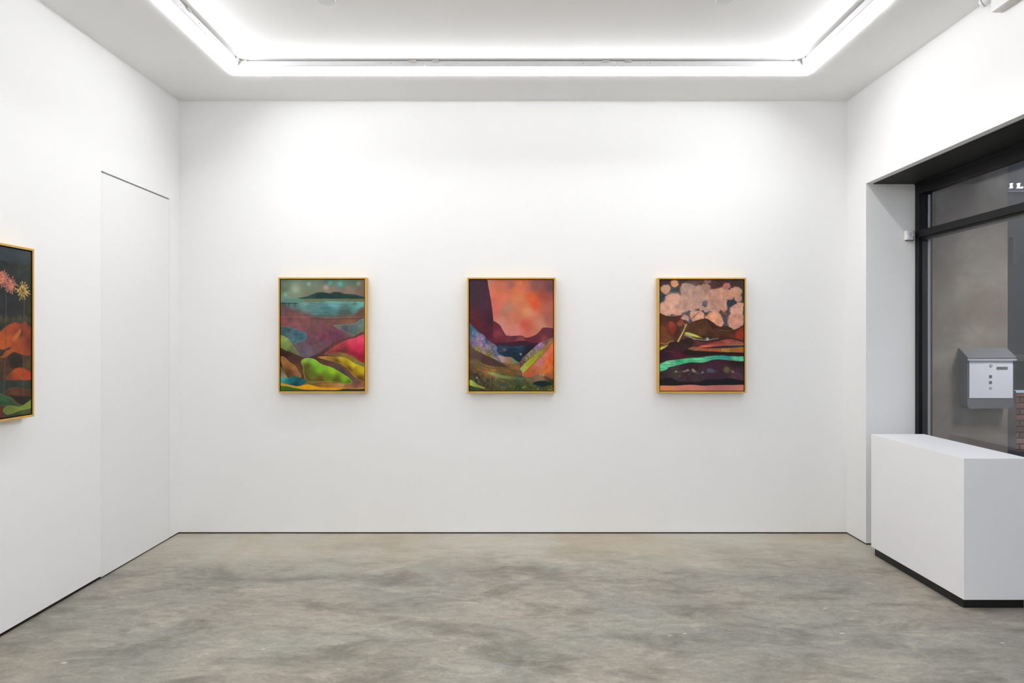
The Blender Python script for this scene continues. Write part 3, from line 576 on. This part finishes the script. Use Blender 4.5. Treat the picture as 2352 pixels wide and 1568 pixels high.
    k.poly([(560,846),(620,872),(760,868),(850,842),(950,836),(1060,852),(1170,872),(1170,905),(900,892),(700,902),(600,900)], [(640,880,(96,44,50)),(820,868,(146,62,58)),(960,856,(160,84,70)),(1100,882,(150,88,66))], wob=3, streak=(6,1,.4))
    k.stroke([(560,830),(700,856),(820,842),(900,822),(1000,818),(1140,850)], (28,16,18), 12, .85)
    k.poly([(590,922),(640,900),(720,892),(800,885),(1170,888),(1170,904),(900,906),(740,918),(660,925)], [(650,910,(214,96,72)),(850,895,(170,80,64)),(1100,895,(170,110,84))], wob=2, streak=(8,1,.4))
    k.poly([(640,930),(760,920),(900,908),(1170,900),(1170,924),(900,934),(740,938)], [(700,928,(40,40,52)),(900,920,(26,44,62)),(1100,910,(30,60,76))], wob=2)
    k.poly([(465,945),(520,920),(600,926),(700,938),(900,936),(1170,926),(1170,988),(950,984),(750,972),(600,966),(500,962)], [(520,940,(150,92,62)),(700,955,(168,86,52)),(930,955,(196,134,50)),(1000,955,(160,94,34)),(1100,960,(180,102,24)),(800,955,(170,90,40))], wob=2, streak=(1,8,.45), rim=((200,150,90),4,.4))
    k.poly([(400,990),(450,950),(600,975),(800,978),(1170,992),(1170,1032),(950,1026),(750,1022),(550,1028),(430,1020)], (40,14,20), wob=2)
    k.stroke([(400,995),(440,1020),(560,1030),(760,1015),(1000,1012),(1170,1020)], (96,50,40), 4, .6)
    k.stroke([(180,965),(280,980),(300,985)], (120,110,110), 4, .6); k.stroke([(560,870),(590,915),(640,890)], (130,60,66), 5, .6)
    k.poly([(90,1145),(160,1108),(220,1085),(300,1073),(400,1062),(500,1050),(600,1045),(700,1035),(830,1020),(1000,1030),(1180,1042),(1180,1090),(1000,1085),(850,1070),(760,1075),(640,1108),(500,1105),(400,1125),(300,1150),(230,1165),(200,1195),(90,1220)], [(150,1165,(92,208,152)),(260,1110,(120,205,150)),(350,1085,(58,168,118)),(600,1070,(96,204,152)),(850,1048,(56,166,140)),(930,1060,(50,150,140)),(1050,1060,(96,200,150)),(480,1080,(70,190,130))], wob=3, noise=8, streak=(7,1,.75), rim=((40,130,90),4,.3))
    k.poly([(90,1325),(180,1300),(260,1290),(330,1330),(480,1342),(600,1340),(700,1308),(850,1310),(950,1298),(1170,1340),(1170,1410),(90,1420)], (24,20,27), wob=5, edge=10)
    k.poly([(90,1394),(300,1386),(500,1375),(650,1386),(800,1380),(1000,1378),(1170,1386),(1170,1500),(90,1500)], [(150,1420,(228,142,96)),(500,1420,(212,126,112)),(850,1420,(190,110,106)),(1100,1420,(206,126,112))], wob=1, noise=4)
    # leaning tree, bright bank and scattered stones
    k.stroke([(345,852),(372,800),(405,740),(455,640)], (206,172,96), 20, 1, wd2=9); k.stroke([(365,830),(420,720)], (236,214,150), 5, .7)
    k.stroke([(425,690),(430,655),(424,640)], (196,160,100), 8, .9); k.stroke([(455,640),(490,600),(560,540),(600,500)], (70,50,44), 4, .8)
    for i in range(10): k.stroke([(480+12*i, 610-11*i), (500+12*i, 590-11*i)], (60,44,40), 4, .6)
    k.spot(465,595,18,(216,180,150),.8); k.spot(440,660,10,(220,190,130),.8)
    k.poly([(425,750),(470,745),(540,765),(600,790),(645,818),(600,808),(520,792),(460,778)], [(470,755,(196,200,92)),(560,780,(206,214,80)),(630,812,(150,150,60))], wob=2)
    k.poly([(415,770),(460,775),(520,800),(560,830),(500,812),(440,790)], (150,140,116), wob=2)
    k.stroke([(530,818),(600,832),(700,838),(760,828),(835,815)], (196,206,186), 9, .8, wd2=4); k.spot(700,825,16,(220,235,220),.9)
    k.stroke([(640,800),(720,795),(760,815)], (36,24,26), 12, .7)
    k.poly([(90,940),(130,925),(170,910),(225,898),(180,935),(118,962),(90,962)], [(130,940,(196,204,56)),(200,905,(170,160,90))], wob=2); k.stroke([(130,870),(200,885),(240,860),(290,850)], (180,150,96), 14, .6)
    k.stroke([(280,1224),(420,1218),(560,1232)], (110,92,84), 8, .6)
    Rr = np.random.default_rng(4)
    for x,y,c in ((318,1215,(206,176,110)),(415,1212,(190,176,150)),(440,1206,(200,186,160)),(462,1198,(210,196,170)),(518,1192,(206,190,150)),(530,1208,(216,200,160)),(552,1218,(150,130,110)),(640,1224,(170,150,170)),(625,1232,(120,104,124)),(1005,1222,(180,170,120)),(985,1210,(120,110,80)),(360,1270,(110,92,80)),(480,1250,(100,84,76)),(580,1236,(96,80,74))):
        h = Rr.uniform(10, 20); w_ = Rr.uniform(10, 24)
        k.poly([(x-w_,y+6),(x-w_*.3,y-h*.3),(x+Rr.uniform(-4,4),y-h),(x+w_*.4,y-h*.1),(x+w_,y+7),(x,y+9)], c, edge=7, wob=5, alpha=.8)
    k.spot(930,1195,40,(108,104,58),.85,4); k.poly([(690,1200),(720,1180),(800,1200),(830,1220),(780,1232),(700,1225)], [(740,1200,(78,84,104)),(800,1220,(62,58,74))], edge=14)
    return k.out()

def art_palms(X, Y):
    k = Canvas(X, Y)
    k.base([(100,120,(54,62,66)),(200,180,(62,70,74)),(40,180,(50,58,62)),(100,260,(36,42,42)),(200,300,(46,52,48)),(100,450,(38,42,46)),(200,600,(34,38,42)),(30,600,(40,42,46)),(235,600,(62,60,36)),(50,680,(46,50,46)),(150,700,(56,56,44)),(-200,200,(56,64,70)),(-300,500,(38,42,44)),(-100,600,(44,46,42))], 8)
    k.poly([(-900,190),(-200,215),(0,205),(90,235),(170,240),(300,262),(300,330),(-900,330)], [(50,240,(36,40,38)),(200,280,(52,56,50)),(-300,250,(40,46,42))], edge=8, noise=20)
    for i in range(16):
        x = -500+i*52; k.poly([(x,760),(x+8,690),(x+30,650+10*(i%3)),(x+52,690),(x+60,760)], [(x+30,690,(74,70,52)),(x+30,740,(46,46,36))], edge=8, noise=18)
    k.poly([(-900,900),(-400,820),(-200,860),(-60,800),(0,785),(40,750),(110,712),(170,722),(205,705),(240,748),(320,770),(320,1010),(180,985),(110,960),(50,1000),(0,1005),(-900,1050)],
        [(100,745,(176,78,42)),(60,880,(184,82,34)),(150,900,(160,70,34)),(235,880,(116,44,30)),(205,780,(150,60,40)),(20,960,(168,88,36)),(130,860,(176,84,38)),(170,800,(92,48,32)),(-200,900,(170,78,38)),(-600,950,(150,66,34))], wob=5, noise=14, rim=((110,60,40),7,.5))
    k.poly([(95,850),(130,800),(160,765),(162,800),(135,850),(110,870)], (186,104,54), edge=6)
    k.poly([(-900,1010),(0,1006),(50,1000),(110,958),(190,985),(320,1005),(320,1200),(-900,1200)], [(130,1040,(40,32,28)),(60,1080,(84,52,36)),(220,1060,(84,62,34)),(-300,1100,(76,50,36)),(20,1140,(70,50,40))], noise=18, edge=6)
    k.poly([(75,1045),(100,1000),(150,990),(180,1030),(165,1075),(120,1090),(85,1075)], (42,34,28), edge=8)
    k.poly([(-10,940),(30,935),(78,915),(82,930),(40,950),(20,985),(-30,1000)], (66,44,34), edge=6)
    k.poly([(40,1180),(110,1100),(190,1090),(300,1165),(300,1200),(180,1192)], [(120,1140,(174,74,36)),(220,1170,(176,62,34)),(70,1170,(110,60,36))], edge=8, noise=14)
    k.poly([(-900,1190),(0,1185),(60,1190),(180,1190),(320,1200),(320,1400),(-900,1400)], [(50,1220,(46,54,46)),(200,1230,(48,58,48)),(-300,1250,(42,52,44))], noise=14)
    k.poly([(15,1310),(60,1258),(140,1246),(220,1262),(320,1262),(320,1350),(120,1318),(40,1330)], [(100,1280,(100,58,36)),(220,1300,(84,48,30)),(60,1290,(70,42,30))], rim=((130,90,70),5,.6), noise=16)
    k.poly([(20,1325),(120,1312),(320,1340),(320,1420),(60,1400)], [(150,1350,(44,28,22)),(230,1330,(40,42,32))], edge=8)
    k.poly([(-900,1250),(-300,1240),(-60,1270),(20,1305),(90,1330),(130,1370),(180,1392),(100,1402),(0,1398),(-900,1420)], [(20,1340,(56,96,58)),(-200,1320,(62,104,60)),(130,1385,(60,70,46)),(0,1385,(34,64,44))], rim=((120,130,90),5,.6))
    k.poly([(-900,1395),(0,1398),(120,1400),(320,1380),(320,1560),(-900,1560)], [(0,1430,(90,44,34)),(200,1440,(78,86,50)),(100,1480,(52,62,42)),(-300,1450,(70,80,50))], edge=6)
    k.poly([(20,1435),(60,1396),(160,1402),(250,1345),(320,1310),(320,1390),(150,1440),(60,1472)], [(60,1430,(104,120,50)),(200,1390,(128,146,54)),(270,1350,(130,150,60))], rim=((150,165,90),5,.5))
    for pts, c in (([(42,380),(44,600),(40,900),(30,1200),(22,1290)], (92,84,76)), ([(194,500),(190,800),(190,1000),(187,1320)], (96,92,76)), ([(-120,420),(-118,900),(-126,1280)], (92,84,76)), ([(-300,400),(-305,900),(-300,1300)], (96,92,76)), ([(-470,380),(-466,900),(-460,1300)], (92,84,76))):
        k.stroke(pts, c, 6, .75)
    R = np.random.default_rng(9)
    for cx, cy, rr, cols in ((185,452,74,[(206,172,92),(176,140,66),(226,196,120),(120,92,46)]), (14,352,62,[(206,120,96),(176,96,80),(220,146,120)]), (82,412,64,[(196,112,92),(160,84,72),(210,140,116)]),
                             (-120,420,80,[(206,172,92),(176,140,66)]), (-300,380,84,[(196,112,92),(210,140,116)]), (-470,360,80,[(206,172,92),(226,196,120)])):
        for i in range(15):
            a = i/15*6.283+R.uniform(-.1,.1); L_ = rr*R.uniform(.75,1.1)
            for j in range(7):
                q = (j+1)/7; sx_ = cx+L_*q*math.cos(a)*.82; sy_ = cy+L_*q*math.sin(a)*1.15
                for _ in range(2): k.spot(sx_+R.uniform(-8,8)*(1.1-q), sy_+R.uniform(-8,8)*(1.1-q), R.uniform(4,8)*(1.25-.5*q), cols[R.integers(len(cols))], .85, 4)
    k.spot(183,455,15,(84,66,40),.8)
    return k.out()

NX, NY = 264, 344
CW, CH = .627, .827            # canvas size
def canvas_mesh(colfn):
    u, v = np.meshgrid((np.arange(NX))/(NX-1), (np.arange(NY))/(NY-1))      # v down
    col = colfn(u, v)
    co = np.stack([(u-.5)*CW, np.zeros_like(u), (.5-v)*CH], -1).reshape(-1, 3)
    nfront = NX*NY
    back = np.array([[-CW/2,.030,CH/2],[CW/2,.030,CH/2],[CW/2,.030,-CH/2],[-CW/2,.030,-CH/2]])
    ids = np.arange(nfront).reshape(NY, NX)
    q = np.stack([ids[:-1,:-1], ids[1:,:-1], ids[1:,1:], ids[:-1,1:]], -1).reshape(-1, 4).tolist()
    B = [nfront+i for i in range(4)]
    top = ids[0].tolist(); bot = ids[-1].tolist(); lf = ids[:,0].tolist(); rt = ids[:,-1].tolist()
    q += [top+[B[1],B[0]], bot[::-1]+[B[3],B[2]], lf[::-1]+[B[0],B[3]], rt+[B[2],B[1]], B]
    me = bpy.data.meshes.new('canvas'); me.from_pydata(np.vstack([co, back]).tolist(), [], q)
    ca = me.color_attributes.new('paint', 'FLOAT_COLOR', 'POINT')
    data = np.ones((nfront+4, 4)); data[:nfront, :3] = col.reshape(-1, 3); data[nfront:, :3] = .5
    ca.data.foreach_set('color', data.astype(np.float32).ravel())
    me.update(); return me
def canvas_mat():
    m = bpy.data.materials.new('oil_paint'); m.use_nodes = True; nt = m.node_tree; b = nt.nodes['Principled BSDF']
    a = nt.nodes.new('ShaderNodeVertexColor'); a.layer_name = 'paint'
    g_ = nt.nodes.new('ShaderNodeHueSaturation'); g_.inputs['Saturation'].default_value = 1.0; g_.inputs['Value'].default_value = PAINTV
    nt.links.new(a.outputs['Color'], g_.inputs['Color']); nt.links.new(g_.outputs[0], b.inputs['Base Color'])
    b.inputs['Roughness'].default_value = .65; b.inputs['Specular IOR Level'].default_value = .25
    tc = nt.nodes.new('ShaderNodeTexCoord'); n = nt.nodes.new('ShaderNodeTexNoise'); n.inputs['Scale'].default_value = 180; n.inputs['Detail'].default_value = 4
    nt.links.new(tc.outputs['Object'], n.inputs['Vector'])
    bp = nt.nodes.new('ShaderNodeBump'); bp.inputs['Strength'].default_value = .12; bp.inputs['Distance'].default_value = .001
    nt.links.new(n.outputs['Fac'], bp.inputs['Height']); nt.links.new(bp.outputs['Normal'], b.inputs['Normal'])
    return m
PAINTV = .96
M_paint = canvas_mat()

FW, FH, FD = .651, .851, .058
def painting(label, loc, rz, colfn):
    """frame local axes: x right, y into the wall (0 = wall plane), z up"""
    t = thing('framed_painting', label, 'painting', (0,0,0), 'framed landscape paintings')
    a, b, r = FW/2, FH/2, .0105
    bm = bmesh.new()
    add_box(bm, -a, -a+r, -FD, -.001, -b, b); add_box(bm, a-r, a, -FD, -.001, -b, b)
    add_box(bm, -a+r, a-r, -FD, -.001, b-r, b); add_box(bm, -a+r, a-r, -FD, -.001, -b, -b+r)
    obj('frame', bm, M_oak, t, bevel=.0007, seg=1)
    obj('float_backing', boxes((-a+r, a-r, -.020, -.004, -b+r, b-r)), M_float, t)
    # blackened inner sides of the frame
    bm = bmesh.new(); e = .0012; c = a-r; d = b-r
    add_box(bm, -c, -c+e, -FD+.003, -.021, -d, d); add_box(bm, c-e, c, -FD+.003, -.021, -d, d)
    add_box(bm, -c+e, c-e, -FD+.003, -.021, d-e, d); add_box(bm, -c+e, c-e, -FD+.003, -.021, -d, -d+e)
    obj('inner_lip', bm, M_float, t)
    me = canvas_mesh(colfn); me.materials.append(M_paint)
    cv = bpy.data.objects.new('canvas', me); C.objects.link(cv); cv.parent = t; cv.location = (0, -.0515, 0)
    t.location = loc; t.rotation_euler = (0, 0, rz)
    return t
CW, CH = FW-2*.0105-.0105, FH-2*.0105-.0105
ZP = 1.4812
painting('painting of a teal lagoon over red and lime green hills, left on back wall', (-1.4013, YB, ZP), 0,
         lambda u, v: art_lagoon(124+u*1012, 112+v*1334))
painting('framed painting of a dark cliff under a peach orange sky, middle of the back wall', (-.005, YB, ZP-.001), 0,
         lambda u, v: art_canyon(98+u*1008, 120+v*1333))
painting('painting of pink clouds over brown hills and a mint river, right on back wall', (1.404, YB, ZP-.002), 0,
         lambda u, v: art_clouds(134+u*1014, 113+v*1335))
PY = 3.476-FW/2
def palms_uv(u, v):
    yw = PY+(u-.5)*CW; z = 1.4835+(.5-v)*CH
    return art_palms((1176-2.4415*1568/yw)*3.567, (779-(z-1.45)*1568/yw-540)*3.567)
painting('framed painting of spiky palms over orange rocks, on the left wall, cut by the edge', (XL, PY, 1.4835), math.pi/2, palms_uv)

# ------------------------------------------------------------ outside the window
struct(obj('trim_2', boxes((GX+.141, 13, -3, 14, -.14, -.02)), mat('asphalt', (.05,.05,.055), .9)), 'dark paved passage outside the window')
cw = obj('concrete_pillar', boxes((XR+T+.135, 3.947, 5.43, 6.1, -.019, 3.0)), M_conc, bevel=.006, seg=1)
cw['label'] = 'weathered concrete pillar outside the window carrying the letter box'; cw['category'] = 'pillar'
cv_ = obj('concrete_canopy', boxes((XR+T+.135, 3.98, 5.40, 6.2, 3.002, 3.9)), M_conc); cv_['label'] = 'concrete beam resting on the pillar outside the window'; cv_['category'] = 'beam'
# letter box on the pillar
t = thing('letter_box', 'grey metal letter box with a white front, on the concrete pillar outside', 'letter box', (3.74, 5.43, 1.2))
ys = 5.335; k_ = 1568/ys
LX0, LX1 = (2222-1176)/k_, (2328-1176)/k_
z_of = lambda py: 1.45+(779-py)/k_
M_lb = mat('grey_metal', (.17,.175,.185), .45, metal=.2); M_lbw = mat('white_enamel', (.88,.89,.96), .4)
zb, zt = z_of(938), z_of(826); R_ = .028
pts = [(LX0, zt), (LX0, zb+R_)] + [(LX0+R_-R_*math.cos(a), zb+R_-R_*math.sin(a)) for a in np.linspace(.2, 1.57, 6)] + [(LX1-R_+R_*math.sin(a), zb+R_-R_*math.cos(a)) for a in np.linspace(0, 1.4, 6)] + [(LX1, zb+R_), (LX1, zt)]
bm = bmesh.new(); add_prism(bm, pts, lambda x, z: (x, 5.4295, z), lambda x, z: (x, ys, z)); obj('body', bm, M_lb, t)
zs = z_of(812)+.012
bm = bmesh.new()
add_prism(bm, [(5.4295, zt+.0005), (5.4295, zs+.03), (5.42, zs+.032), (ys-.018, zt+.020), (ys-.018, zt+.0005)], lambda y, z: (LX0-.010, y, z), lambda y, z: (LX1+.010, y, z))
lid = obj('lid', bm, M_lb, t, bevel=.001, seg=1)
obj('rim_strip', boxes((LX0-.011, LX1+.011, ys-.0205, ys-.0185, zt-.004, zt+.003)), M_lbw, lid)
pf = ys-.0045
pan = obj('front_panel', boxes((LX0+.013, LX1-.008, pf, ys-.0003, z_of(914), zt-.006)), M_lbw, t, bevel=.001, seg=1)
bm = bmesh.new(); add_cyl(bm, ((2275-1176)/k_, pf-.002, z_of(839)), (0,1,0), .0125, .004, 24); add_box(bm, (2275-1176)/k_-.0015, (2275-1176)/k_+.0015, pf-.005, pf-.004, z_of(839)-.006, z_of(839)+.006); obj('lock', bm, M_bead, pan)
obj('name_plate', boxes(((2288-1176)/k_, (2313-1176)/k_, pf-.003, pf-.0002, z_of(848), z_of(842))), M_lb, pan)
for py, mm_ in ((864.5, M_lb), (878, M_lb), (891.5, M_bead)):
    obj('viewing_hole', boxes(((2270.5-1176)/k_, (2277.5-1176)/k_, pf-.0012, pf-.0001, z_of(py+3.4), z_of(py-3.4))), mm_, pan)

# building across the passage
bb = thing('neighbouring_building', 'dark building with a brick base across the passage outside', 'building', (8, 9, 0))
obj('brick_base', boxes((6.62, 12, 8.97, 9.2, -.02, .73)), M_brick, bb)
obj('corner_post', boxes((5.2, 6.619, 8.95, 9.2, -.02, .78)), M_conc, bb, bevel=.02, seg=3)
obj('lower_band', boxes((5.2, 12, 9.0, 9.2, .781, 1.16)), mat('stucco', (.08,.08,.075), .9, var=.3, bscale=6), bb)
obj('ledge', boxes((5.2, 12, 8.94, 9.2, 1.161, 1.25)), M_conc, bb, bevel=.01, seg=2)
obj('upper_wall', boxes((4.0, 12, 9.0, 9.2, 1.251, 6)), mat('dark_render', (.12,.12,.125), .85, var=.2, bscale=3), bb)
bx = obj('wall_cabinet', boxes((6.555, 6.60, 8.93, 8.999, 2.44, 2.79)), mat('grey_box', (.12,.12,.13), .6)); bx['label'] = 'narrow grey box on the dark wall seen past the pillar'; bx['category'] = 'wall box'
# illuminated shop lettering on that wall (only these letters are in view)
M_sign = emit_mat('lit_letters', .75, (.92, .92, 1))
sg = thing('shop_sign', 'small white serif letters with a line beneath, high on the dark wall outside', 'sign', (6.7, 8.99, 3.43))
def zz(py): return 1.45+(779-py)*8.97/1568
def xx(px): return (px-1176)*8.97/1568
def glyph(name, rects, par):
    bm = bmesh.new()
    for a, b, c, d in rects: add_box(bm, xx(a), xx(b), 8.965, 8.999, zz(d), zz(c))
    return obj(name, bm, M_sign, par)
glyph('letter_i', [(2323, 2325.6, 421, 431.5), (2321, 2327, 430, 431.8), (2322, 2326.4, 420.3, 421.6)], sg)
glyph('letter_l', [(2339.4, 2342.6, 421, 431.5), (2337.6, 2349.5, 430, 431.8), (2338, 2344, 420.3, 421.6), (2348, 2349.8, 428, 431.8)], sg)
obj('underline', boxes((xx(2319), xx(2372), 8.985, 8.999, zz(439.5), zz(437.3))), mat('sign_line', (.45,.44,.48), .5), sg)
